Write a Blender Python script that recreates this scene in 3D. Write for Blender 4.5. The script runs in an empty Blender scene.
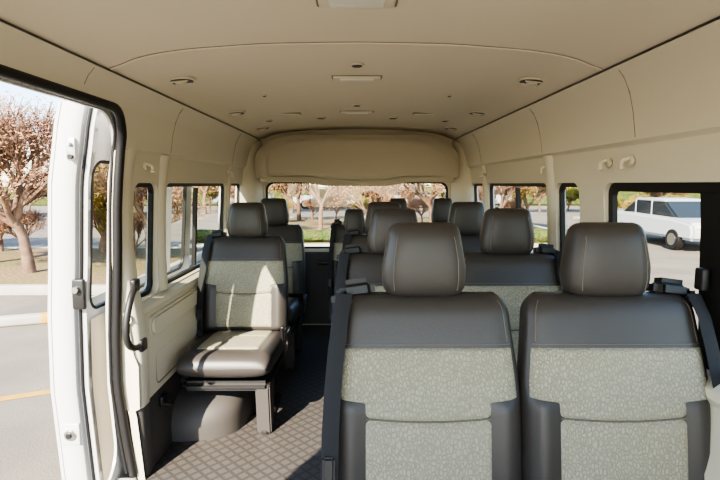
import bpy, bmesh, math, random
from mathutils import Vector, Matrix
R = math.radians
scene = bpy.context.scene
try:
    scene.view_settings.view_transform = 'AgX'
    scene.view_settings.look = 'AgX - Medium High Contrast'
except Exception: pass

# ------------------------------------------------------------------ materials
def nmat(name, color, rough=0.6, spec=0.4, noise=None, bump=None, metallic=0.0, vary=None):
    m = bpy.data.materials.new(name); m.use_nodes = True
    nt = m.node_tree; N = nt.nodes; L = nt.links
    b = N['Principled BSDF']
    b.inputs['Base Color'].default_value = (*color, 1)
    b.inputs['Roughness'].default_value = rough
    b.inputs['Specular IOR Level'].default_value = spec
    b.inputs['Metallic'].default_value = metallic
    tc = N.new('ShaderNodeTexCoord')
    if vary:
        sc, c2 = vary
        t = N.new('ShaderNodeTexNoise'); t.inputs['Scale'].default_value = sc; t.inputs['Detail'].default_value = 6
        L.new(tc.outputs['Object'], t.inputs['Vector'])
        r = N.new('ShaderNodeValToRGB')
        r.color_ramp.elements[0].position = 0.35; r.color_ramp.elements[1].position = 0.65
        r.color_ramp.elements[0].color = (*color, 1); r.color_ramp.elements[1].color = (*c2, 1)
        L.new(t.outputs['Fac'], r.inputs['Fac']); L.new(r.outputs['Color'], b.inputs['Base Color'])
    if bump:
        kind, sc, st, dist = bump
        if kind == 'noise':
            t = N.new('ShaderNodeTexNoise'); t.inputs['Scale'].default_value = sc; t.inputs['Detail'].default_value = 3
            L.new(tc.outputs['Object'], t.inputs['Vector']); o = t.outputs['Fac']
        else:
            mp = N.new('ShaderNodeMapping'); mp.inputs['Scale'].default_value = (1.0, 1.0, 0.62); L.new(tc.outputs['Object'], mp.inputs['Vector'])
            t = N.new('ShaderNodeTexVoronoi'); t.inputs['Scale'].default_value = sc; t.feature = 'DISTANCE_TO_EDGE'
            L.new(mp.outputs['Vector'], t.inputs['Vector'])
            cl = N.new('ShaderNodeMath'); cl.operation = 'MINIMUM'; cl.inputs[1].default_value = 0.22
            L.new(t.outputs['Distance'], cl.inputs[0]); o = cl.outputs[0]
            mr = N.new('ShaderNodeMapRange'); mr.inputs['From Max'].default_value = 0.20; L.new(t.outputs['Distance'], mr.inputs['Value'])
            mix = N.new('ShaderNodeMix'); mix.data_type = 'RGBA'
            mix.inputs[6].default_value = (color[0] * .70, color[1] * .69, color[2] * .66, 1); mix.inputs[7].default_value = (*color, 1)
            L.new(mr.outputs[0], mix.inputs[0]); L.new(mix.outputs[2], b.inputs['Base Color'])
        bp = N.new('ShaderNodeBump'); bp.inputs['Strength'].default_value = st; bp.inputs['Distance'].default_value = dist
        L.new(o, bp.inputs['Height']); L.new(bp.outputs['Normal'], b.inputs['Normal'])
    return m

M = {}
M['headliner'] = nmat('headliner_fabric', (0.68, 0.605, 0.465), 0.95, 0.1, bump=('noise', 400, 0.15, 0.002))
M['beige'] = nmat('beige_plastic', (0.64, 0.58, 0.445), 0.6, 0.35, bump=('noise', 500, 0.1, 0.001))
M['beige_dk'] = nmat('dark_beige_plastic', (0.46, 0.41, 0.305), 0.7, 0.3)  # darker beige for the rear header and its inset panel
M['seam'] = nmat('panel_gap', (0.22, 0.18, 0.125), 0.8, 0.2)
M['kick'] = nmat('grey_trim_plastic', (0.062, 0.055, 0.050), 0.6, 0.4, bump=('noise', 350, 0.2, 0.001))
M['black'] = nmat('black_rubber', (0.012, 0.011, 0.011), 0.5, 0.3)
M['blackp'] = nmat('black_plastic', (0.018, 0.017, 0.017), 0.4, 0.4)
M['white'] = nmat('white_paint', (0.58, 0.565, 0.545), 0.25, 0.5)
M['leather'] = nmat('dark_leather', (0.048, 0.042, 0.038), 0.40, 0.45, bump=('noise', 260, 0.25, 0.002))
M['cream'] = nmat('cream_leather', (0.40, 0.375, 0.28), 0.55, 0.35, bump=('voronoi', 125, 0.9, 0.010))
M['crease'] = nmat('painted_crease_shade', (0.13, 0.118, 0.09), 0.7, 0.2)  # painted shade: colours the thin dark tube drawn along the backrest crease
M['thread'] = nmat('stitch_thread', (0.22, 0.19, 0.16), 0.8, 0.1)
M['chrome'] = nmat('steel', (0.55, 0.55, 0.53), 0.3, 0.5, metallic=1)
M['belt'] = nmat('belt_webbing', (0.02, 0.02, 0.022), 0.75, 0.3, bump=('noise', 300, 0.2, 0.001))
M['lens'] = nmat('lamp_lens', (0.68, 0.65, 0.56), 0.3, 0.5)
M['curb'] = nmat('concrete', (0.45, 0.41, 0.35), 0.9, 0.2, vary=(3, (0.36, 0.33, 0.28)))
M['asphalt'] = nmat('asphalt', (0.165, 0.140, 0.112), 0.95, 0.1, vary=(1.2, (0.21, 0.178, 0.14)), bump=('noise', 60, 0.5, 0.01))
M['soil'] = nmat('dry_ground', (0.22, 0.145, 0.085), 0.95, 0.1, vary=(0.6, (0.17, 0.14, 0.06)), bump=('noise', 12, 0.6, 0.05))
M['yellow'] = nmat('yellow_line_paint', (0.55, 0.30, 0.03), 0.8, 0.2, vary=(9, (0.38, 0.23, 0.06)))
M['bark'] = nmat('bark', (0.15, 0.09, 0.06), 0.9, 0.1, vary=(8, (0.23, 0.15, 0.10)))
M['leaf_p'] = nmat('reddish_leaf', (0.34, 0.155, 0.10), 0.7, 0.2, vary=(2.0, (0.42, 0.24, 0.12)))
M['leaf_o'] = nmat('ochre_leaf', (0.36, 0.21, 0.05), 0.7, 0.2, vary=(2.0, (0.20, 0.20, 0.05)))
M['leaf_g'] = nmat('green_leaf', (0.10, 0.15, 0.025), 0.7, 0.2, vary=(2.0, (0.28, 0.20, 0.04)))
M['hedge'] = nmat('hedge_foliage', (0.05, 0.085, 0.02), 0.8, 0.1, vary=(4, (0.12, 0.12, 0.04)), bump=('noise', 14, 1.0, 0.1))
M['carwhite'] = nmat('car_paint_white', (0.42, 0.43, 0.44), 0.25, 0.5)
M['carred'] = nmat('car_paint_grey', (0.25, 0.25, 0.26), 0.2, 0.5)
M['carglass'] = nmat('dark_car_glass', (0.02, 0.025, 0.03), 0.08, 0.6)

def floor_mat():
    m = bpy.data.materials.new('floor_vinyl'); m.use_nodes = True
    nt = m.node_tree; N = nt.nodes; L = nt.links; b = N['Principled BSDF']
    b.inputs['Roughness'].default_value = 0.5
    tc = N.new('ShaderNodeTexCoord'); mp = N.new('ShaderNodeMapping')
    mp.inputs['Rotation'].default_value = (0, 0, R(45)); L.new(tc.outputs['Object'], mp.inputs['Vector'])
    sx = N.new('ShaderNodeSeparateXYZ'); L.new(mp.outputs['Vector'], sx.inputs[0])
    outs = []
    for k in ('X', 'Y'):
        a = N.new('ShaderNodeMath'); a.operation = 'MULTIPLY'; a.inputs[1].default_value = 22; L.new(sx.outputs[k], a.inputs[0])
        f = N.new('ShaderNodeMath'); f.operation = 'FRACT'; L.new(a.outputs[0], f.inputs[0])
        g = N.new('ShaderNodeMath'); g.operation = 'LESS_THAN'; g.inputs[1].default_value = 0.30; L.new(f.outputs[0], g.inputs[0])
        outs.append(g)
    mx = N.new('ShaderNodeMath'); mx.operation = 'MAXIMUM'; L.new(outs[0].outputs[0], mx.inputs[0]); L.new(outs[1].outputs[0], mx.inputs[1])
    mix = N.new('ShaderNodeMix'); mix.data_type = 'RGBA'
    mix.inputs[6].default_value = (0.080, 0.071, 0.064, 1); mix.inputs[7].default_value = (0.050, 0.044, 0.040, 1)
    L.new(mx.outputs[0], mix.inputs[0]); L.new(mix.outputs[2], b.inputs['Base Color'])
    bp = N.new('ShaderNodeBump'); bp.inputs['Strength'].default_value = 0.6; bp.inputs['Distance'].default_value = 0.003
    L.new(mx.outputs[0], bp.inputs['Height']); L.new(bp.outputs['Normal'], b.inputs['Normal'])
    return m
M['floor'] = floor_mat()

def glass_mat(name, tint):
    m = bpy.data.materials.new(name); m.use_nodes = True
    nt = m.node_tree; N = nt.nodes; L = nt.links
    N.remove(N['Principled BSDF']); out = N['Material Output']
    tr = N.new('ShaderNodeBsdfTransparent'); tr.inputs['Color'].default_value = (*tint, 1)
    gl = N.new('ShaderNodeBsdfGlossy'); gl.inputs['Roughness'].default_value = 0.02
    mx = N.new('ShaderNodeMixShader'); mx.inputs[0].default_value = 0.05
    L.new(tr.outputs[0], mx.inputs[1]); L.new(gl.outputs[0], mx.inputs[2])
    L.new(mx.outputs[0], out.inputs['Surface'])
    return m
M['glass'] = glass_mat('window_glass', (0.86, 0.88, 0.83))

# ------------------------------------------------------------------ helpers
def add(ob, parent=None):
    scene.collection.objects.link(ob)
    if parent: ob.parent = parent
    return ob
def empty(name, loc=(0, 0, 0), rot=(0, 0, 0), parent=None):
    e = bpy.data.objects.new(name, None); e.location = loc; e.rotation_euler = rot; e.empty_display_size = 0.1
    return add(e, parent)
def finish(me, angle=35):
    for p in me.polygons: p.use_smooth = True
    try: me.set_sharp_from_angle(angle=R(angle))
    except Exception: pass
def mk_mesh(name, verts, faces, mats, midx=None, angle=35, recalc=True):
    me = bpy.data.meshes.new(name); me.from_pydata(verts, [], faces)
    for m in mats: me.materials.append(m)
    if midx:
        for p, i in zip(me.polygons, midx): p.material_index = i
    if recalc:
        bm = bmesh.new(); bm.from_mesh(me); bmesh.ops.recalc_face_normals(bm, faces=bm.faces); bm.to_mesh(me); bm.free()
    finish(me, angle); return me
def obj(name, me, parent=None, loc=(0, 0, 0), rot=(0, 0, 0)):
    o = bpy.data.objects.new(name, me); o.location = loc; o.rotation_euler = rot
    return add(o, parent)
def rbox(name, size, loc, mat, parent=None, bevel=0.01, rot=(0, 0, 0), seg=3):
    bm = bmesh.new(); bmesh.ops.create_cube(bm, size=1)
    for v in bm.verts: v.co = Vector((v.co.x * size[0], v.co.y * size[1], v.co.z * size[2]))
    bevel = min(bevel, min(size) * 0.49)
    bmesh.ops.bevel(bm, geom=bm.edges[:], offset=bevel, segments=seg, affect='EDGES', profile=0.5)
    me = bpy.data.meshes.new(name); bm.to_mesh(me); bm.free(); me.materials.append(mat); finish(me)
    return obj(name, me, parent, loc, rot)
def cyl(name, r, h, loc, mat, parent=None, rot=(0, 0, 0), bevel=0.0, seg=32, r2=None):
    bm = bmesh.new(); bmesh.ops.create_cone(bm, cap_ends=True, segments=seg, radius1=r, radius2=r if r2 is None else r2, depth=h)
    if bevel:
        ed = [e for e in bm.edges if abs(e.verts[0].co.z - e.verts[1].co.z) < 1e-6]
        bmesh.ops.bevel(bm, geom=ed, offset=bevel, segments=3, affect='EDGES')
    me = bpy.data.meshes.new(name); bm.to_mesh(me); bm.free(); me.materials.append(mat); finish(me)
    return obj(name, me, parent, loc, rot)
def tube(name, pts, r, mat, parent=None, cyclic=False, nurbs=False):
    cu = bpy.data.curves.new(name, 'CURVE'); cu.dimensions = '3D'; cu.bevel_depth = r; cu.bevel_resolution = 3
    sp = cu.splines.new('NURBS' if nurbs else 'POLY'); sp.points.add(len(pts) - 1)
    for i, p in enumerate(pts): sp.points[i].co = (*p, 1)
    if nurbs: sp.use_endpoint_u = True; sp.order_u = 3
    sp.use_cyclic_u = cyclic; cu.materials.append(mat); cu.use_fill_caps = True
    o = bpy.data.objects.new(name, cu); return add(o, parent)
def extrude_poly(name, pts, d0, d1, mat, parent=None, plane='XZ', bevel=0.0, loc=(0, 0, 0)):
    def P(a, b, d): return {'XZ': (a, d, b), 'YZ': (d, a, b), 'XY': (a, b, d)}[plane]
    n = len(pts); vs = [P(a, b, d0) for a, b in pts] + [P(a, b, d1) for a, b in pts]
    fs = [tuple(range(n)), tuple(range(2 * n - 1, n - 1, -1))] + [(i, (i + 1) % n, n + (i + 1) % n, n + i) for i in range(n)]
    me = mk_mesh(name, vs, fs, [mat])
    if bevel:
        bm = bmesh.new(); bm.from_mesh(me)
        ed = [e for e in bm.edges if len(e.link_faces) == 2 and e.calc_face_angle(0) > R(50)]
        bmesh.ops.bevel(bm, geom=ed, offset=bevel, segments=4, affect='EDGES'); bm.to_mesh(me); bm.free(); finish(me)
    return obj(name, me, parent, loc)
def rrect(a0, a1, b0, b1, r, seg=8):
    pts = []
    for cx, cy, s in ((a1 - r, b1 - r, 0), (a0 + r, b1 - r, 90), (a0 + r, b0 + r, 180), (a1 - r, b0 + r, 270)):
        for i in range(seg + 1):
            t = R(s + 90 * i / seg); pts.append((cx + r * math.cos(t), cy + r * math.sin(t)))
    return pts
def smooth(a, b, x):
    t = max(0, min(1, (x - a) / (b - a))); return t * t * (3 - 2 * t)
def interp(tab, z):
    if z <= tab[0][0]: return tab[0][1]
    for (a, wa), (b, wb) in zip(tab, tab[1:]):
        if z <= b: return wa + (wb - wa) * (z - a) / (b - a)
    return tab[-1][1]
def apply_bool(ob, cutters):
    for c in cutters:
        md = ob.modifiers.new('b', 'BOOLEAN'); md.operation = 'DIFFERENCE'; md.solver = 'EXACT'; md.object = c
    bpy.context.view_layer.update()
    dg = bpy.context.evaluated_depsgraph_get()
    me = bpy.data.meshes.new_from_object(ob.evaluated_get(dg))
    ob.modifiers.clear(); ob.data = me
    for c in cutters: bpy.data.objects.remove(c)
    finish(me, 30)

# ------------------------------------------------------------------ van body
YF, YB = -1.2, 4.12
PROF = [(0.0, .865), (.27, .885), (.295, .89), (.305, .872), (.48, .868), (.53, .885), (.645, .897), (.665, .885), (.685, .888), (.70, .918), (.9, .92),
        (1.1, .91), (1.21, .90), (1.325, .888), (1.338, .868), (1.42, .852), (1.48, .835), (1.525, .812), (1.556, .785)]
WS = [(0, .90), (.2, .925), (.4, .945), (.6, .94), (.75, .93), (.9, .92), (1.1, .91), (1.21, .90), (1.33, .885), (1.42, .862), (1.48, .84), (1.556, .79)]
OUT = [(-.28, .94), (0, .975), (.4, .995), (.7, .985), (.9, .968), (1.1, .955), (1.21, .947), (1.33, .925), (1.42, .91), (1.5, .89), (1.60, .86), (1.68, .80)]
ROOF = [(0, 1.648), (.3, 1.643), (.55, 1.625), (.68, 1.605), (.75, 1.582), (.785, 1.556)]
def ws(z): return interp(WS, z)
def roofz(x): return interp(ROOF, abs(x))

def shell(name, prof, th, y0, y1, sgn, matf, mats):
    n = len(prof)
    loop = [(w, z) for z, w in prof] + [(w + th, z) for z, w in reversed(prof)]
    k = len(loop); vs = [(sgn * w, y0, z) for w, z in loop] + [(sgn * w, y1, z) for w, z in loop]
    fs = []; mi = []
    for i in range(k):
        j = (i + 1) % k; fs.append((i, j, k + j, k + i)); mi.append(matf((loop[i][1] + loop[j][1]) / 2))
    for i in range(n - 1):
        a, b = i, k - 1 - i; z = (loop[i][1] + loop[i + 1][1]) / 2
        fs.append((i, i + 1, b - 1, b)); mi.append(matf(z)); fs.append((k + i, k + b, k + b - 1, k + i + 1)); mi.append(matf(z))
    return mk_mesh(name, vs, fs, mats, mi, 30)
def cutter(y0, y1, z0, z1, r, x0, x1):
    return extrude_poly('cut', rrect(y0, y1, z0, z1, r), min(x0, x1), max(x0, x1), M['beige'], plane='YZ')

WINS = [(2.00, 2.24), (2.33, 3.42), (3.50, 3.88)]
Z0, Z1 = .705, 1.205
wall_objs = {}
for sgn, nm in ((-1, 'left'), (1, 'right')):
    w = obj('wall_' + nm, shell('wall_' + nm, PROF, .028, YF, YB, sgn, lambda z: 1 if z < .3 else 0, [M['beige'], M['kick']]))
    o = obj('outer_skin', shell('outer_skin', OUT, .010, YF, YB, sgn, lambda z: 0, [M['white']]), w)
    wins = list(WINS) + ([(.72, 1.80)] if sgn == 1 else [])
    cs = [cutter(a, b, Z0, Z1, .05, sgn * .7, sgn * 1.2) for a, b in wins]
    cs2 = [cutter(a - .01, b + .02, Z0 - .005, Z1 + .005, .05, sgn * .7, sgn * 1.2) for a, b in wins]
    if sgn == -1:
        cs.append(cutter(.40, 1.88, -.4, 1.475, .14, -.7, -1.2)); cs2.append(cutter(.38, 1.90, .02, 1.46, .14, -.7, -1.2))
        cs.append(cutter(-1.0, .12, .8, 1.30, .1, -.7, -1.2)); cs2.append(cutter(-1.0, .12, .8, 1.30, .1, -.7, -1.2))
    else:
        cs.append(cutter(-.9, .5, .75, 1.35, .1, .7, 1.2)); cs2.append(cutter(-.9, .5, .75, 1.35, .1, .7, 1.2))
    apply_bool(w, cs); apply_bool(o, cs2)
    wall_objs[sgn] = w
    if sgn == 1: w.modifiers.new('bev', 'BEVEL'); w.modifiers['bev'].width = .008; w.modifiers['bev'].segments = 2; w.modifiers['bev'].angle_limit = R(50)

def rr_extent(z, y0, y1, z0, z1, r):
    d = 0
    if z > z1 - r: t = z - (z1 - r); d = r - math.sqrt(max(0, r * r - t * t))
    if z < z0 + r: t = (z0 + r) - z; d = r - math.sqrt(max(0, r * r - t * t))
    return y0 + d, y1 - d
def side_window(name, y0, y1, z0, z1, sgn, off, r=.05, bar=None, parent=None, fw=.018, wf=ws, off_in=-.012):
    root = parent or empty(name)
    zs = [z0 + (z1 - z0) * i / 20 for i in range(21)]
    vs = []; fs = []
    for z in zs:
        a, b = rr_extent(z, y0, y1, z0, z1, r); x = sgn * (wf(z) + off); vs += [(x, a, z), (x, b, z)]
    fs = [(2 * i, 2 * i + 1, 2 * i + 3, 2 * i + 2) for i in range(20)]
    obj('glass', mk_mesh('glass', vs, fs, [M['glass']]), root)
    pin = rrect(y0 + fw, y1 - fw, z0 + fw, z1 - fw, max(.01, r - fw)); pout = rrect(y0 - .004, y1 + .004, z0 - .004, z1 + .004, r + .004)
    vs = []; fs = []; n = len(pin)
    for (a, b), (c, d) in zip(pin, pout):
        for (yy, zz) in ((a, b), (c, d)):
            for of in (off + off_in, off + .006): vs.append((sgn * (wf(zz) + of), yy, zz))
    for i in range(n):
        j = (i + 1) % n
        for p, q in ((0, 1), (1, 3), (3, 2), (2, 0)): fs.append((4 * i + p, 4 * i + q, 4 * j + q, 4 * j + p))
    obj('frame', mk_mesh('frame', vs, fs, [M['black']]), root)
    if bar:
        for k, (yb, wd) in enumerate(bar):
            vs = []; fs = []
            for i, z in enumerate(zs[1:-1]):
                for of in (off - .012, off + .008):
                    for yy in (yb - wd / 2, yb + wd / 2): vs.append((sgn * (wf(z) + of), yy, z))
            for i in range(len(zs) - 3):
                for p, q in ((0, 1), (1, 3), (3, 2), (2, 0)): fs.append((4 * i + p, 4 * i + q, 4 * i + 4 + q, 4 * i + 4 + p))
            obj('slider_bar_%d' % k, mk_mesh('bar', vs, fs, [M['black']]), root)
    return root
wn = 1
for sgn in (-1, 1):
    for i, (a, b) in enumerate(WINS):
        side_window('window_%d' % wn, a, b, Z0, Z1, sgn, .03, bar=[(2.85, .03)] if i == 1 else None); wn += 1
rw = side_window('window_%d' % wn, .72, 1.80, Z0, Z1, 1, .03, bar=[(1.27, .09)], fw=.03, off_in=-.012); wn += 1
rbox('slider_latch', (.02, .035, .06), (.915, 1.275, .95), M['blackp'], rw, .006)

# ceiling
def strip_surface(name, xs, zf, y0, y1, th, mat, parent=None):
    n = len(xs); vs = []; fs = []
    for y in (y0, y1):
        for x in xs: vs.append((x, y, zf(x)))
        for x in xs: vs.append((x, y, zf(x) + th))
    for i in range(n - 1):
        fs.append((i, i + 1, 2 * n + i + 1, 2 * n + i)); fs.append((n + i, 3 * n + i, 3 * n + i + 1, n + i + 1))
        fs.append((i, n + i, n + i + 1, i + 1)); fs.append((2 * n + i, 2 * n + i + 1, 3 * n + i + 1, 3 * n + i))
    for a in (0, n - 1): fs.append((a, 2 * n + a, 3 * n + a, n + a))
    return obj(name, mk_mesh(name, vs, fs, [mat], None, 30), parent)
xs = [-.79 + 1.58 * i / 60 for i in range(61)]
def rz(x):
    return sum(roofz(max(-.785, min(.785, x + d))) for d in (-.05, -.025, 0, .025, .05)) / 5
ceil = strip_surface('ceiling', xs, rz, YF, YB, .02, M['headliner'])
strip_surface('roof_skin', [-.84 + 1.68 * i / 20 for i in range(21)], lambda x: 1.70 - .05 * x * x, YF, YB, .02, M['white'], ceil)
def cross_seam(y, mat, x0=-.785, x1=.785, r=.0022, dz=0):
    tube('seam', [(x0 + (x1 - x0) * i / 40, y, rz(x0 + (x1 - x0) * i / 40) - .0003 + dz) for i in range(41)], r, mat, ceil)
cross_seam(1.61, M['seam'], r=.0020); cross_seam(1.617, M['headliner'], r=.005)
for s in (-1, 1):
    tube('cove_seam', [(s * .789, YF, 1.5545), (s * .789, 4.0, 1.5545)], .002, M['seam'], ceil)

def lampbox(y, w, d, name='dome_lamp'):
    e = empty(name, (0, y, rz(0)))
    rbox('gap', (w + .012, d + .012, .006), (0, 0, -.001), M['seam'], e, .003)
    rbox('bezel', (w, d, .016), (0, 0, -.003), M['beige'], e, .007)
    rbox('lens', (w * .72, d * .6, .012), (0, 0, -.010), M['lens'], e, .005)
    return e
lampbox(1.24, .19, .10); lampbox(2.12, .20, .055); lampbox(3.1, .20, .05)
def vent(x, y, s=1.0):
    e = empty('air_vent', (x, y, rz(x) - .001), (0, R(6) * (1 if x > 0 else -1), 0))
    cyl('bezel', .056 * s, .008, (0, 0, 0), M['beige'], e, bevel=.003)
    cyl('ring', .047 * s, .011, (0, 0, -.001), M['blackp'], e, bevel=.002)
    cyl('hub', .022 * s, .024, (0, 0, -.003), M['beige'], e, bevel=.004)
    for k in (-1, 1): rbox('louver', (.07 * s, .006, .010), (0, k * .026 * s, -.006), M['beige'], e, .002)
for s in (-1, 1):
    for y in (1.97, 2.84, 3.6): vent(s * .685, y)
def puck(x, y, r, name='ceiling_speaker'):
    e = empty(name, (x, y, rz(x)))
    cyl('grille', r, .008, (0, 0, -.003), M['beige'], e, bevel=.003); cyl('core', r * .7, .010, (0, 0, -.005), M['kick'], e, bevel=.002)
for x, y, r in ((0, 1.90, .028), (0, 2.84, .028), (-.24, 3.35, .036), (.24, 3.35, .036), (-.45, 2.45, .012), (.45, 2.45, .012), (-.58, 3.3, .026), (.58, 3.3, .026)): puck(x, y, r)
for s in (-1, 1):
    e = empty('ceiling_cover', (s * .42, 3.1, rz(.42))); rbox('gap', (.15, .05, .006), (0, 0, -.001), M['seam'], e, .003); rbox('pad', (.14, .04, .014), (0, 0, -.003), M['beige'], e, .005)

rbox('floor', (1.80, YB - YF, .04), (0, (YB + YF) / 2, -.02), M['floor'], None, .003)

# rear wall + window + header
rear = rbox('wall_rear', (1.84, .05, 1.72), (0, 4.12, .84), M['beige'], None, .004)
apply_bool(rear, [extrude_poly('cut', rrect(-.76, .76, .66, 1.22, .07), 3.9, 4.4, M['beige'], plane='XZ')])
rg = empty('window_%d' % wn); wn += 1
me = mk_mesh('g', [(x, 4.12, z) for x, z in rrect(-.765, .765, .655, 1.225, .07)], [tuple(range(36))], [M['glass']]); obj('glass', me, rg)
pin = rrect(-.745, .745, .675, 1.205, .06); pout = rrect(-.77, .77, .65, 1.23, .08)
vs = []; fs = []; n = len(pin)
for p in zip(pin, pout):
    for (x, z) in p:
        for y in (4.105, 4.14): vs.append((x, y, z))
for i in range(n):
    j = (i + 1) % n
    for p, q in ((0, 1), (1, 3), (3, 2), (2, 0)): fs.append((4 * i + p, 4 * i + q, 4 * j + q, 4 * j + p))
obj('frame', mk_mesh('f', vs, fs, [M['black']]), rg)
tg = empty('door_1')
extrude_poly('lower_panel', rrect(-.80, .80, .02, .635, .05), 4.05, 4.09, M['kick'], tg, bevel=.012)
extrude_poly('panel_recess', rrect(-.45, .45, .12, .48, .05), 4.043, 4.052, M['kick'], tg, bevel=.004)
rbox('pull_handle', (.16, .03, .035), (-.25, 4.03, .55), M['blackp'], tg, .01)
def header_pts(hw, zb, zt, rx, rz_):
    pts = []
    for i in range(17):
        t = R(90 * i / 16); pts.append((hw - rx + rx * math.cos(t), zt - rz_ + rz_ * math.sin(t)))
    for i in range(17):
        t = R(90 + 90 * i / 16); pts.append((-hw + rx + rx * math.cos(t), zt - rz_ + rz_ * math.sin(t)))
    for i in range(33):
        u = -1 + 2 * i / 32; pts.append((u * (hw - .01), zb - .03 * (1 - smooth(.28, .55, abs(u)))))
    return pts
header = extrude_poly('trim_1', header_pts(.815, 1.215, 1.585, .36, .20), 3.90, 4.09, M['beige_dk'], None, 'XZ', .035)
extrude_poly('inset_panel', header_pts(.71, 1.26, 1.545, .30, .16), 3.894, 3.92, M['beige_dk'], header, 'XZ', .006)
rz2 = empty('trim_2')
for s in (-1, 1):
    extrude_poly('corner_pillar', [(s * .93, 3.86), (s * .87, 3.88), (s * .81, 3.96), (s * .775, 4.09), (s * .93, 4.09)], .05, 1.56, M['beige'], rz2, 'XY', .012)

# left door aperture seal
def aperture(off, inset):
    pts = []
    y1, z1, r = 1.88 - inset, 1.475 - inset, .14
    for i in range(12): y = .45 + (y1 - r - .45) * i / 11; pts.append((y, z1))
    for i in range(1, 10): t = R(90 - 10 * i); pts.append((y1 - r + r * math.cos(t), z1 - r + r * math.sin(t)))
    for i in range(1, 24): z = (z1 - r) + (.03 - (z1 - r)) * i / 23; pts.append((y1, z))
    return [(-(ws(z) + off), y, z) for y, z in pts]
tube('door_seal', aperture(.004, .006), .017, M['black'], wall_objs[-1])
tube('door_seal_outer', aperture(.036, -.004), .007, M['black'], wall_objs[-1])
a = aperture(.012, -.005); b = aperture(.048, -.02)
vs = a + b; n = len(a)
obj('jamb', mk_mesh('jamb', vs, [(i, i + 1, n + i + 1, n + i) for i in range(n - 1)], [M['white']]), wall_objs[-1])
PC = [(0, .862), (.29, .868), (.5, .862), (.66, .872), (.8, .890), (.95, .902), (1.1, .902), (1.21, .893), (1.33, .872), (1.36, .862)]
for z0, z1, mat in ((.0, .297, 'kick'), (.297, 1.36, 'beige')):
    vs = []; fs = []; NZ = 26
    for i in range(NZ + 1):
        z = z0 + (z1 - z0) * i / NZ; xi = interp(PC, z); xo = ws(z) + .01
        for yy, xx in ((1.885, xo), (1.888, (xo + xi) / 2), (1.896, xi + .008), (1.912, xi), (1.965, xi), (1.985, xi + .008), (1.995, xi + .05)): vs.append((-xx, yy, z))
    for i in range(NZ):
        for k in range(6): fs.append((7 * i + k, 7 * i + k + 1, 7 * i + 8 + k, 7 * i + 7 + k))
    obj('door_post_cover', mk_mesh('pc', vs, fs, [M[mat]], None, 60), wall_objs[-1])
gh = empty('grab_handle')
tube('grip', [(-.885, 1.91, .80), (-.87, 1.885, .795), (-.865, 1.84, .77), (-.87, 1.80, .68), (-.87, 1.80, .60), (-.865, 1.85, .56), (-.875, 1.91, .555)], .013, M['blackp'], gh, nurbs=True)
rbox('mount_top', (.025, .05, .05), (-.885, 1.925, .80), M['blackp'], gh, .008); rbox('mount_bottom', (.025, .05, .05), (-.868, 1.925, .555), M['blackp'], gh, .008)

# side trim details
for s in (-1, 1):
    w = wall_objs[s]
    for y in (1.53, 2.30, 3.43):
        if s == -1 and y < 1.9: pts = [(s * interp(PROF, z), y, z) for z in (1.50, 1.525, 1.55)]
        else: pts = [(s * interp(PROF, z), y + (1.55 - z) * .08, z) for z in [1.345 + .2 * i / 8 for i in range(9)]]
        tube('panel_joint', pts, .0014, M['seam'], w)
    for y, wd in ((2.285, .085), (3.46, .075)):
        vs = []; fs = []; zs = [.705 + (1.33 - .705) * i / 12 for i in range(13)]
        for z in zs:
            for u in (-1, -.6, 0, .6, 1):
                vs.append((s * (interp(PROF, z) - .022 * (1 - abs(u) ** 3) + .004), y + u * wd / 2, z))
        for i in range(12):
            for k in range(4): fs.append((5 * i + k, 5 * i + k + 1, 5 * i + 6 + k, 5 * i + 5 + k))
        obj('pillar_cover', mk_mesh('pc', vs, fs, [M['beige']]), w)
    for y0, y1 in ((2.05, 2.95), (3.05, 3.8)):
        extrude_poly('side_panel_pad', rrect(y0, y1, .54, .635, .04), min(s * .872, s * .91), max(s * .872, s * .91), M['beige'], w, 'YZ', .012)
        tube('panel_groove', [(s * .871, a, b) for a, b in rrect(y0, y1, .335, .475, .03)], .003, M['seam'], w, cyclic=True)
for s, ys in ((1, (1.60, 1.74, 2.30, 3.4)), (-1, (2.08, 3.4))):
    for y in ys:
        e = empty('coat_hook', (s * .885, y, 1.275), parent=wall_objs[s])
        cyl('base', .018, .012, (0, 0, 0), M['beige'], e, rot=(0, R(90), 0), bevel=.004)
        tube('hook', [(-s * .0, 0, .01), (-s * .025, 0, .006), (-s * .03, 0, -.012), (-s * .022, 0, -.026), (-s * .036, 0, -.02)], .006, M['beige'], e, nurbs=True)
e = empty('kick_panel_hook', (-.872, 2.12, .235), parent=wall_objs[-1])
rbox('plate', (.02, .07, .05), (0, 0, 0), M['blackp'], e, .01); tube('loop', [(.01, -.02, -.01), (.04, -.02, -.02), (.04, .02, -.02), (.01, .02, -.01)], .005, M['blackp'], e)

def wheel_arch(s):
    vs = []; fs = []; NY, NX = 32, 12
    for i in range(NY + 1):
        u = -math.cos(math.pi * i / NY); y = 2.58 + .40 * u
        h = .20 * max(0, 1 - abs(u) ** 4) ** (1 / 2.6); dep = .33 * max(0, 1 - abs(u) ** 5) ** (1 / 2.6)
        for j in range(NX + 1):
            a = R(90 * j / NX)
            px = .885 - dep * (math.cos(a) ** .42 if j < NX else 0); pz = h * (math.sin(a) ** .42 if j else 0)
            vs.append((s * px, y, pz))
    for i in range(NY):
        for j in range(NX): fs.append((i * (NX + 1) + j, i * (NX + 1) + j + 1, (i + 1) * (NX + 1) + j + 1, (i + 1) * (NX + 1) + j))
    obj('wheel_arch_cover', mk_mesh('wheel_arch_cover', vs, fs, [M['kick']], None, 60), wall_objs[s])
wheel_arch(-1); wheel_arch(1)

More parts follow.
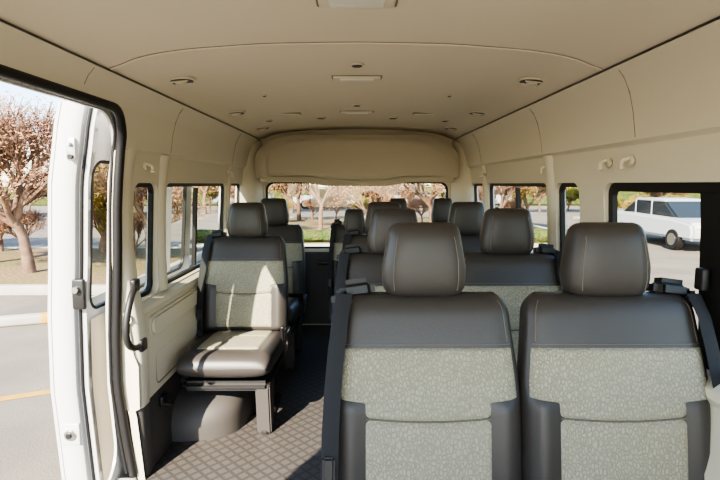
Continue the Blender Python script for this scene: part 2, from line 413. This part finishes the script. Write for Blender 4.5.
# sliding door slid back outside body
D = empty('door_2')
DW = .072
DO = [(z, w + DW) for z, w in OUT if z <= 1.5]
dy0, dy1 = 1.845, 3.05
din = obj('door_skin', shell('door_skin', DO, .012, dy0 + .03, dy1, -1, lambda z: 0, [M['white']]), D)
DO2 = [(z, w + .12) for z, w in DO]
dout = obj('door_outer', shell('door_outer', DO2, .012, dy0, dy1, -1, lambda z: 0, [M['white']]), D)
wy = 1.90
apply_bool(din, [cutter(wy, 2.95, .70, 1.29, .06, -.7, -1.4)]); apply_bool(dout, [cutter(wy, 2.95, .70, 1.29, .06, -.7, -1.4)])
def dw(z): return interp(OUT, z) + DW
side_window('dwin', wy, 2.95, .70, 1.29, -1, .0, r=.06, parent=D, wf=lambda z: dw(z) + .01, fw=.008)
vs = []; fs = []; zs = [-.28 + 1.78 * i / 40 for i in range(41)]
sec = [(0, .06), (0, .035), (.012, .028), (.030, .026), (.034, .004), (.045, -.004), (.085, -.006), (.115, .0), (.128, .012), (.132, .03), (.132, .06)]
for z in zs:
    for o, y in sec: vs.append((-(dw(z) + o), dy0 + y, z))
k = len(sec)
for i in range(40):
    for j in range(k - 1): fs.append((i * k + j, i * k + j + 1, (i + 1) * k + j + 1, (i + 1) * k + j))
obj('leading_edge', mk_mesh('le', vs, fs, [M['white']], None, 40), D)
vs = [];
for z in zs[::40]: vs += [(-(dw(z)), dy0 + .03, z), (-(dw(z) + .132), dy0 + .03, z), (-(dw(z) + .132), dy1, z), (-(dw(z)), dy1, z)]
obj('door_cap', mk_mesh('cap', vs, [(0, 1, 2, 3), (4, 5, 6, 7)], [M['white']]), D)
tube('edge_seal', [(-(dw(z) + .02), dy0 + .026, z) for z in zs], .006, M['black'], D)
vs = []; fs = []
for i in range(11):
    z = -.1 + .77 * i / 10; vs += [(-(dw(z) - .008), 1.89, z), (-(dw(z) - .008), 2.9, z)]
obj('inner_card', mk_mesh('card', vs, [(2 * i, 2 * i + 1, 2 * i + 3, 2 * i + 2) for i in range(10)], [M['beige']]), D)
for z, kind in ((1.33, 'a'), (.78, 'b'), (.22, 'c')):
    x = -(dw(z) + .07)
    if kind == 'c':
        cyl('latch_round', .022, .02, (x - .0, dy0 - .01, z), M['chrome'], D, rot=(R(90), 0, 0), bevel=.004); cyl('latch_core', .011, .026, (x, dy0 - .012, z), M['blackp'], D, rot=(R(90), 0, 0), bevel=.002)
        rbox('latch_plate', (.07, .01, .09), (x, dy0 - .004, z), M['white'], D, .004)
    elif kind == 'a':
        x += .015
        rbox('striker_plate', (.035, .01, .08), (x, dy0 - .008, z), M['chrome'], D, .004); cyl('striker', .009, .03, (x, dy0 - .02, z + .015), M['chrome'], D, rot=(R(90), 0, 0))
        cyl('striker_bolt', .009, .02, (x, dy0 - .014, z - .03), M['blackp'], D, rot=(R(90), 0, 0))
    else:
        rbox('lock_body', (.05, .02, .12), (x + .052, dy0 + .008, z), M['blackp'], D, .008); cyl('lock_bolt', .012, .02, (x + .05, dy0 - .008, z + .02), M['chrome'], D, rot=(R(90), 0, 0))
rbox('step_sill', (.10, 1.5, .03), (-.945, 1.13, -.0), M['white'], wall_objs[-1], .01)

# ------------------------------------------------------------------ seats
def sgnpow(c, e): return math.copysign(abs(c) ** e, c)
class Pad:
    def __init__(s, L, w0, w1, t, topr, bol, bolv, curve=.015, n=4.0, wround=.22):
        s.L, s.w0, s.w1, s.t, s.topr, s.bol, s.bolv, s.curve, s.n, s.wr = L, w0, w1, t, topr, bol, bolv, curve, n, wround
    def w(s, v):
        w = s.w0 + (s.w1 - s.w0) * smooth(.45, 1, v)
        if v > 1 - s.topr: w *= 1 - s.wr * ((v - 1 + s.topr) / s.topr) ** 3
        if v < .06: w *= 1 - .08 * ((.06 - v) / .06) ** 2
        return w
    def th(s, v):
        t = s.t
        if v > 1 - s.topr: t *= max(.0, 1 - ((v - 1 + s.topr) / s.topr) ** 2.6) ** .5 * .85 + .15 * (1 - ((v - 1 + s.topr) / s.topr) ** 6)
        if v < .06: t *= max(.0, 1 - ((.06 - v) / .06) ** 2) ** .5
        return max(t, .002)
    def bump(s, u, v):
        return s.bol * math.exp(-((abs(u) - .84) / .17) ** 2) * (1 - (1 - .15) * smooth(s.bolv - .06, s.bolv + .06, v)) * min(1, s.th(v) / s.t)
    def front(s, x, v):
        w = s.w(v); u = min(.999, abs(x) / w)
        return s.th(v) * (1 - u ** s.n) ** (1 / s.n) + s.bump(u, v) * (1 - u ** 12) + s.curve * math.sin(math.pi * v)
    def base(s):
        NV, NA = 56, 64; rings = []
        for i in range(NV + 1):
            v = i / NV; w, t = s.w(v), s.th(v); ring = []
            for k in range(NA):
                a = 2 * math.pi * k / NA; x = w * sgnpow(math.cos(a), 2 / s.n); q = sgnpow(math.sin(a), 2 / s.n)
                nn = t * q + s.curve * math.sin(math.pi * v)
                if q > 0: u = min(1, abs(x) / w); nn += s.bump(u, v) * (1 - u ** 12)
                ring.append((x, v * s.L, nn))
            rings.append(ring)
        vs = [p for r in rings for p in r]; fs = []
        for i in range(NV):
            for k in range(NA): fs.append((i * NA + k, i * NA + (k + 1) % NA, (i + 1) * NA + (k + 1) % NA, (i + 1) * NA + k))
        fs.append(tuple(range(NA - 1, -1, -1))); fs.append(tuple(NV * NA + k for k in range(NA)))
        return vs, fs
    def insert(s, v0, v1, wf, creases, puff=.012):
        NS, NV = 48, 110; vs = []
        for i in range(NV + 1):
            q = i / NV; v = v0 + (v1 - v0) * q
            for k in range(NS + 1):
                r = -1 + 2 * k / NS; r = math.sin(r * math.pi / 2); x = r * s.w(v) * wf(v)
                eq = 1 - abs(2 * q - 1) ** 30; er = 1 - abs(r) ** 18
                off = -.004 + puff * min(eq, er)
                for c in creases: off -= .0065 * math.exp(-((v - c + .016 * (1 - r * r)) / .014) ** 2)
                vs.append((x, v * s.L, s.front(x, v) + off))
        fs = [(i * (NS + 1) + k, i * (NS + 1) + k + 1, (i + 1) * (NS + 1) + k + 1, (i + 1) * (NS + 1) + k) for i in range(NV) for k in range(NS)]
        return vs, fs
    def line(s, pts, off=.0015): return [(x, v * s.L, s.front(x, v) + off) for x, v in pts]
mb = lambda p: (p[0], -p[2], p[1])
mc = lambda p: (p[0], -p[1], p[2])
BK = Pad(.535, .239, .217, .052, .13, .024, .50, wround=.15)
CU = Pad(.57, .230, .222, .058, .17, .016, .9, curve=.008, n=4.0, wround=.08)
bwf = lambda v: .66 + .295 * smooth(.475, .50, v)
CR = .405
v_, f_ = BK.base(); ME_back = mk_mesh('backrest', [mb(p) for p in v_], f_, [M['leather']], None, 60)
v_, f_ = BK.insert(.05, .735, bwf, [CR]); ME_bins = mk_mesh('backrest_insert', [mb(p) for p in v_], f_, [M['cream']], None, 60)
v_, f_ = CU.base(); ME_cu = mk_mesh('cushion', [mc(p) for p in v_], f_, [M['leather']], None, 60)
v_, f_ = CU.insert(.10, .80, lambda v: .68, [.40]); ME_cins = mk_mesh('cushion_insert', [mc(p) for p in v_], f_, [M['cream']], None, 60)
crease_pts = [mb((r * .64 * BK.w(CR), (CR - .016 * (1 - r * r)) * BK.L, BK.front(r * .64 * BK.w(CR), CR - .016 * (1 - r * r)) + .0022)) for r in [-1 + 2 * i / 30 for i in range(31)]]
def headrest_mesh():
    NV, NA = 28, 48; vs = []; fs = []; H = .202
    for i in range(NV + 1):
        q = i / NV; s = math.sin((q - .5) * math.pi) * .5 + .5; q = s
        rnd = max(0, 1 - abs(2 * q - 1) ** 5) ** (1 / 3.2)
        w = interp([(0, .102), (.15, .111), (.4, .113), (.8, .099), (1, .094)], q) * (.66 + .34 * max(0, 1 - abs(2 * q - 1) ** 9) ** .5)
        t = (.052 + .006 * math.sin(q * math.pi)) * max(rnd, .05)
        yc = -.008 * q
        for k in range(NA):
            a = 2 * math.pi * k / NA
            x = w * sgnpow(math.cos(a), .5); y = t * sgnpow(math.sin(a), .62)
            if y < 0: y -= .008 * (1 - (x / w) ** 2) * rnd * 0.6
            vs.append((x, yc + y, q * H))
    for i in range(NV):
        for k in range(NA): fs.append((i * NA + k, i * NA + (k + 1) % NA, (i + 1) * NA + (k + 1) % NA, (i + 1) * NA + k))
    fs.append(tuple(range(NA - 1, -1, -1))); fs.append(tuple(NV * NA + k for k in range(NA)))
    return mk_mesh('headrest', vs, fs, [M['leather']], None, 60)
ME_head = headrest_mesh()
CACHE = {}
def cached_tube(key, name, pts, r, mat, parent, **kw):
    if key in CACHE: return add(bpy.data.objects.new(name, CACHE[key]), parent)
    o = tube(name, pts, r, mat, parent, **kw); CACHE[key] = o.data; return o
def cached(key, fn):
    if key not in CACHE: CACHE[key] = fn()
    return CACHE[key]
def rb_mesh(size, mat, bevel):
    bm = bmesh.new(); bmesh.ops.create_cube(bm, size=1)
    for v in bm.verts: v.co = Vector((v.co.x * size[0], v.co.y * size[1], v.co.z * size[2]))
    bmesh.ops.bevel(bm, geom=bm.edges[:], offset=min(bevel, min(size) * .49), segments=3, affect='EDGES')
    me = bpy.data.meshes.new('part'); bm.to_mesh(me); bm.free(); me.materials.append(mat); finish(me); return me
def cyl_me(r, h):
    bm = bmesh.new(); bmesh.ops.create_cone(bm, cap_ends=True, segments=16, radius1=r, radius2=r, depth=h)
    me = bpy.data.meshes.new('post'); bm.to_mesh(me); bm.free(); me.materials.append(M['blackp']); finish(me); return me
def seat(x, y, side, wscale=1.0, headdrop=0.0, belt=True, legs=(-1, 1), rear=True):
    e = empty('passenger_seat', (x, y, 0)); e.scale = (wscale, 1, 1)
    b = obj('backrest', ME_back, e, (0, -.12, .385), (R(-12), 0, 0))
    obj('backrest_insert', ME_bins, b)
    cached_tube('crease', 'backrest_crease', crease_pts, .0026, M['crease'], b)
    yoke = BK.line([(-.93 * BK.w(.75) + 1.86 * BK.w(.75) * i / 30, .748) for i in range(31)])
    cached_tube('yoke', 'yoke_stitch', [mb(p) for p in yoke], .0007, M['thread'], b)
    for s in (-1, 1):
        cached_tube('side%d' % s, 'side_stitch', [mb(p) for p in BK.line([(s * .90 * BK.w(v), v) for v in [.76 + .2 * i / 12 for i in range(13)]], .0006)], .0007, M['thread'], b)
    h = obj('headrest', ME_head, b, (0, .0, .522 - headdrop), (R(5), 0, 0)); h.scale = (1 / wscale if wscale > .9 else 1, 1, 1)
    for s in (-1, 1):
        add(bpy.data.objects.new('headrest_post', cached('post', lambda: cyl_me(.006, .06))), b).location = (s * .055, 0, .528)
        cached_tube('hs%d' % s, 'headrest_seam', [(s * .082, -.052, .02), (s * .085, -.060, .05), (s * .083, -.064, .10), (s * .076, -.062, .15), (s * .07, -.045, .185)], .0008, M['thread'], h)
    c = obj('cushion', ME_cu, e, (0, -.06, .322), (R(-4), 0, 0)); obj('cushion_insert', ME_cins, c)
    add(bpy.data.objects.new('seat_pan', cached('pan', lambda: rb_mesh((.42, .46, .05), M['blackp'], .02))), e).location = (0, -.34, .252)
    for s in (-1, 1):
        add(bpy.data.objects.new('recliner_cover', cached('rec', lambda: rb_mesh((.035, .18, .13), M['kick'], .016))), e).location = (s * .232, -.14, .35)
    for s in legs:
        def legm():
            o = extrude_poly('leg', [(-.56, .25), (-.40, .25), (-.435, .14), (-.45, .0), (-.53, .0), (-.545, .12)], -.035, .035, M['kick'], None, 'YZ', .008); m = o.data; bpy.data.objects.remove(o); return m
        add(bpy.data.objects.new('front_leg', cached('leg', legm)), e).location = (s * .175, 0, 0)
        if rear: add(bpy.data.objects.new('rear_leg', CACHE['leg']), e).location = (s * .175, .36, 0)
        add(bpy.data.objects.new('foot_rail', cached('rail', lambda: rb_mesh((.035, .44, .018), M['blackp'], .005))), e).location = (s * .175, -.32, .010)
    if len(legs) == 1:
        s = -legs[0]
        add(bpy.data.objects.new('wall_bracket', cached('brk', lambda: rb_mesh((.05, .34, .05), M['blackp'], .012))), e).location = (s * .215, -.33, .25)
    if belt:
        s = side
        obj('belt_guide', cached('guide', lambda: rb_mesh((.095, .075, .06), M['blackp'], .02)), b, (s * .175, .01, .54), (0, R(8 * s), 0))
        obj('belt_guide_cap', cached('guidec', lambda: rb_mesh((.04, .06, .045), M['blackp'], .014)), b, (s * .222, -.005, .515))
        prof = [(.53, .220, -.045), (.47, .230, -.064), (.38, .240, -.072), (.28, .248, -.078), (.18, .253, -.080), (.08, .255, -.075), (-.02, .257, -.065)]
        def bm_():
            vs = []; fs = []
            for z, xx, yy in prof:
                vs += [(s * (xx + .004), yy + .030, z), (s * (xx + .008), yy + .004, z), (s * (xx - .010), yy - .006, z), (s * (xx - .034), yy - .008, z)]
            for i in range(len(prof) - 1):
                for k in range(3): fs.append((4 * i + k, 4 * i + k + 1, 4 * i + 5 + k, 4 * i + 4 + k))
            return mk_mesh('strap', vs, fs, [M['belt']])
        obj('belt_strap', cached('belt%d' % s, bm_), b)
        obj('belt_tongue', cached('tongue', lambda: rb_mesh((.03, .02, .06), M['blackp'], .006)), b, (s * .243, -.085, .10))
        obj('belt_buckle', cached('buckle', lambda: rb_mesh((.022, .03, .10), M['blackp'], .008)), e, (-s * .228, -.24, .41), (R(20), 0, 0))
    return e

seat(.180, 1.32, -1, 1.03); seat(.674, 1.32, 1, 1.04)
for y in (2.10, 2.87):
    seat(.158, y, -1, 1.01); seat(.645, y, 1, .98, rear=False)
seat(-.62, 2.78, -1, .98, legs=(1,), rear=False); seat(-.61, 3.60, -1, .98)
seat(-.02, 3.62, -1, .72, .08); seat(.30, 3.62, 1, .66, belt=False); seat(.63, 3.62, 1, .72)

# ------------------------------------------------------------------ exterior
GZ = -.55
me = mk_mesh('ground', [(-60, -30, GZ), (60, -30, GZ), (60, 90, GZ), (-60, 90, GZ)], [(0, 1, 2, 3)], [M['asphalt']]); obj('ground', me)
def bed(name, x0, x1, y0, y1, mat='soil'):
    e = empty(name)
    rbox('planting', (x1 - x0 - .3, y1 - y0 - .3, .14), ((x0 + x1) / 2, (y0 + y1) / 2, GZ + .07), M[mat], e, .02)
    for (sx, sy, cx, cy) in ((x1 - x0, .16, (x0 + x1) / 2, y0 + .08), (x1 - x0, .16, (x0 + x1) / 2, y1 - .08), (.16, y1 - y0 - .32, x0 + .08, (y0 + y1) / 2), (.16, y1 - y0 - .32, x1 - .08, (y0 + y1) / 2)):
        rbox('curb', (sx, sy, .16), (cx, cy, GZ + .08), M['curb'], e, .02)
    return e
b1 = bed('planter_bed', -16, -3.6, 7.6, 12.5)
b2 = bed('planter_bed', -5, 7, 13, 24)
b3 = bed('planter_bed', 10.6, 15.5, -4, 24)
def yline(x0, y0, x1, y1):
    d = Vector((x1 - x0, y1 - y0, 0)); n = Vector((-d.y, d.x, 0)).normalized() * .05
    p = [(x0 + n.x, y0 + n.y, 0), (x1 + n.x, y1 + n.y, 0), (x1 - n.x, y1 - n.y, 0), (x0 - n.x, y0 - n.y, 0)]
    obj('parking_line', mk_mesh('l', [(a, b, .0) for a, b, c in p], [(0, 1, 2, 3)], [M['yellow']]), None, (0, 0, GZ + .004))
yline(-6.5, 2.3, -1.9, 4.3)
e = empty('wheel_stop', (-4.25, 6.0, GZ + .06), (0, 0, R(20))); rbox('block', (1.2, .16, .12), (0, 0, 0), M['curb'], e, .03)
rbox('paint_band', (.3, .164, .124), (.4, 0, 0), M['yellow'], e, .03)

def tree_mesh(seed, H, leaf, nleaf=9, lsize=.05):
    rnd = random.Random(seed); vs = []; fs = []; mi = []
    def ring(p, d, r, n):
        d = d.normalized(); a = d.orthogonal().normalized(); b = d.cross(a)
        i0 = len(vs)
        for k in range(n): t = 2 * math.pi * k / n; vs.append(tuple(p + (a * math.cos(t) + b * math.sin(t)) * r))
        return i0
    def branch(p, d, L, r, depth):
        n = 7 if depth < 2 else (4 if depth < 4 else 3); steps = 3; i0 = ring(p, d, r, n); q = p.copy(); dd = d.copy()
        for s in range(steps):
            dd = (dd + Vector((rnd.uniform(-.18, .18), rnd.uniform(-.18, .18), rnd.uniform(-.05, .14)))).normalized()
            q = q + dd * L / steps; r2 = r * (1 - .4 * (s + 1) / steps); i1 = ring(q, dd, r2, n)
            for k in range(n): fs.append((i0 + k, i0 + (k + 1) % n, i1 + (k + 1) % n, i1 + k)); mi.append(0)
            i0 = i1
            if depth >= 3:
                for _ in range(nleaf // 3 if depth < 5 else nleaf // 2):
                    c = q + Vector([rnd.gauss(0, .08) for _ in range(3)]); a = Vector([rnd.uniform(-1, 1) for _ in range(3)]).normalized(); b = a.orthogonal().normalized()
                    sz = lsize * rnd.uniform(.5, 1.1); j = len(vs)
                    vs.extend([tuple(c - a * sz), tuple(c + b * sz * .45), tuple(c + a * sz), tuple(c - b * sz * .45)]); fs.append((j, j + 1, j + 2, j + 3)); mi.append(1)
        if depth < 5:
            for k in range(4 if depth else 6):
                ang = rnd.uniform(0, 2 * math.pi); sp = rnd.uniform(.35, .8); a = dd.orthogonal().normalized(); b = dd.cross(a)
                nd = (dd + (a * math.cos(ang) + b * math.sin(ang)) * sp + Vector((0, 0, .12))).normalized()
                branch(q if k < 2 else p + (q - p) * rnd.uniform(.4, 1), nd, L * rnd.uniform(.62, .84), r * .58, depth + 1)
    branch(Vector((0, 0, 0)), Vector((0, 0, 1)), H * .19, H * .019, 0)
    return mk_mesh('tree', vs, fs, [M['bark'], M[leaf]], mi, 60, recalc=False)
TM = [tree_mesh(3, 4.5, 'leaf_p', 5, .028), tree_mesh(8, 4.3, 'leaf_p', 5, .028), tree_mesh(5, 4.3, 'leaf_g', 10, .06), tree_mesh(12, 4.3, 'leaf_o', 8, .05)]
rnd = random.Random(4)
places = [(-6.0, 8.9, 0, 1.15), (-4.4, 10.4, 1, .9), (-7.6, 9.9, 1, 1.25), (-9.6, 11.2, 0, 1.3), (-12, 11.8, 1, 1.3), (-6.0, 11.6, 3, .9),
          (-3.4, 15.5, 1, 1), (-1.3, 17.4, 0, 1.05), (.6, 15.6, 1, .95), (2.7, 17.6, 0, 1.1), (4.6, 15.8, 1, 1), (6.2, 18, 3, 1),
          (-2.6, 22, 3, 1.2), (1.4, 22.4, 1, 1.2), (4.6, 22.4, 0, 1.2),
          (12.6, 20, 3, 1.1), (12.6, 17, 1, 1), (13.2, 14, 3, 1.1), (12.8, 11.2, 0, 1.0), (13.6, 8.6, 3, 1.1), (13.2, 5.8, 1, 1.1), (13.6, 3.0, 3, 1),
          (-14, 27, 2, 1.6), (-9, 29, 0, 1.5), (-4, 30, 3, 1.6), (1, 31, 1, 1.6), (6, 30, 2, 1.5), (11, 28, 0, 1.6), (16, 26, 2, 1.7), (19, 18, 3, 1.6), (20, 12, 0, 1.6), (20, 7, 2, 1.6), (-20, 24, 2, 1.7), (-19, 18, 0, 1.6), (-22, 14, 2, 1.6)]
def inst(name, x, y, k, sx, sz):
    inb = (-16 < x < -3.6 and 7.6 < y < 12.5) or (-5 < x < 7 and 13 < y < 24) or (10.6 < x < 15.5 and y < 24)
    o = obj(name, TM[k], None, (x, y, GZ + (.135 if inb else 0)), (0, 0, rnd.uniform(0, 6.28))); o.scale = (sx, sx, sz)
for x, y, k, s in places: inst('tree', x, y, k, s * 1.15, s)
sh = [(11.4 + .8 * (i % 2), 2 + i * 1.1, (3, 0, 2, 3)[i % 4]) for i in range(19)] + [(-4.3 + i * 1.15, 19.5 + (i % 3) * 1.3, (0, 3, 1)[i % 3]) for i in range(10)]
sh += [(-5.0 - i * 1.2, 11.0 + (i % 2) * .8, (1, 3, 0)[i % 3]) for i in range(9)]
sh += [(-20 + i * 2.6, 30 + (i % 3) * 2, (0, 2, 3)[i % 3]) for i in range(16)]
for x, y, k in sh:
    f = 1.0 if y < 28 else 1.6
    inst('shrub', x, y, k, .55 * f * rnd.uniform(.85, 1.15), .46 * f * rnd.uniform(.8, 1.15))
tx = bpy.data.textures.new('hn', 'CLOUDS'); tx.noise_scale = .35
def hedge(x0, x1, y0, y1, h, z=.14, parent=None):
    e = rbox('hedge', (x1 - x0, y1 - y0, h), ((x0 + x1) / 2, (y0 + y1) / 2, GZ + z + h / 2), M['hedge'], parent, .2)
    e.modifiers.new('s', 'SUBSURF').levels = 4; e.modifiers['s'].render_levels = 4; e.modifiers['s'].subdivision_type = 'SIMPLE'
    d = e.modifiers.new('d', 'DISPLACE'); d.texture = tx; d.strength = .2
hedge(-4.6, 6.6, 13.4, 13.9, .35, parent=b2); hedge(-40, 40, 40, 42, 1.5, 0)

def car(x, y, rz_, mat, s=1.0):
    e = empty('parked_car', (x, y, GZ), (0, 0, rz_)); e.scale = (s, s, s)
    body = [(-2.2, .35), (-2.25, .6), (-2.15, .85), (-1.3, .95), (1.1, 1.0), (2.1, .98), (2.25, .7), (2.2, .35)]
    extrude_poly('body', [(a, b) for a, b in body], -.88, .88, M[mat], e, 'XZ', .08)
    cab = [(-1.35, .93), (-.7, 1.42), (.9, 1.45), (1.75, .97)]
    extrude_poly('glasshouse', cab, -.74, .74, M['carglass'], e, 'XZ', .06)
    extrude_poly('roof', [(-.72, 1.40), (-.6, 1.47), (.85, 1.50), (.98, 1.42)], -.72, .72, M[mat], e, 'XZ', .02)
    for sy in (-1, 1):
        for px in (-.05, .85): rbox('pillar', (.06, .03, .5), (px, sy * .735, 1.18), M[mat], e, .01)
        for px in (-1.4, 1.4):
            cyl('tire', .33, .22, (px, sy * .80, .33), M['black'], e, rot=(R(90), 0, 0), bevel=.04); cyl('rim', .2, .23, (px, sy * .805, .33), M['chrome'], e, rot=(R(90), 0, 0), bevel=.02)
        rbox('headlight', (.12, .3, .12), (-2.18, sy * .6, .74), M['lens'], e, .03); rbox('tail_light', (.1, .25, .14), (2.2, sy * .65, .8), M['carred'], e, .03)
car(9.2, 14.2, R(90), 'carwhite', .9)
car(-2.4, 36, R(5), 'carwhite'); car(3.8, 36.5, R(0), 'carred'); car(-8.6, 37, R(0), 'carred'); car(9.5, 36, 0, 'carwhite')

# ------------------------------------------------------------------ light
w = bpy.data.worlds.new('World'); scene.world = w; w.use_nodes = True
nt = w.node_tree; bg = nt.nodes['Background']
sky = nt.nodes.new('ShaderNodeTexSky'); sky.sky_type = 'NISHITA'; sky.sun_disc = False; sky.sun_elevation = R(40); sky.sun_rotation = R(205)
sky.dust_density = .4; sky.air_density = 1.0; sky.ozone_density = 1.5
nt.links.new(sky.outputs[0], bg.inputs['Color']); bg.inputs['Strength'].default_value = 0.88
sd = Vector((.38, .86, -.66))
l = bpy.data.lights.new('sun', 'SUN'); l.energy = 26; l.angle = R(.6); l.color = (1, .90, .73)
lo = bpy.data.objects.new('sun', l); lo.rotation_euler = sd.to_track_quat('-Z', 'Y').to_euler(); add(lo)

# ------------------------------------------------------------------ camera
cd = bpy.data.cameras.new('camera'); cd.lens = 24.5; cd.sensor_width = 36; cd.clip_start = .02; cd.clip_end = 300
co = bpy.data.objects.new('camera', cd); co.location = (0, 0, 1.2); co.rotation_euler = (R(90 - 6.5), 0, R(-.35)); add(co)
scene.camera = co
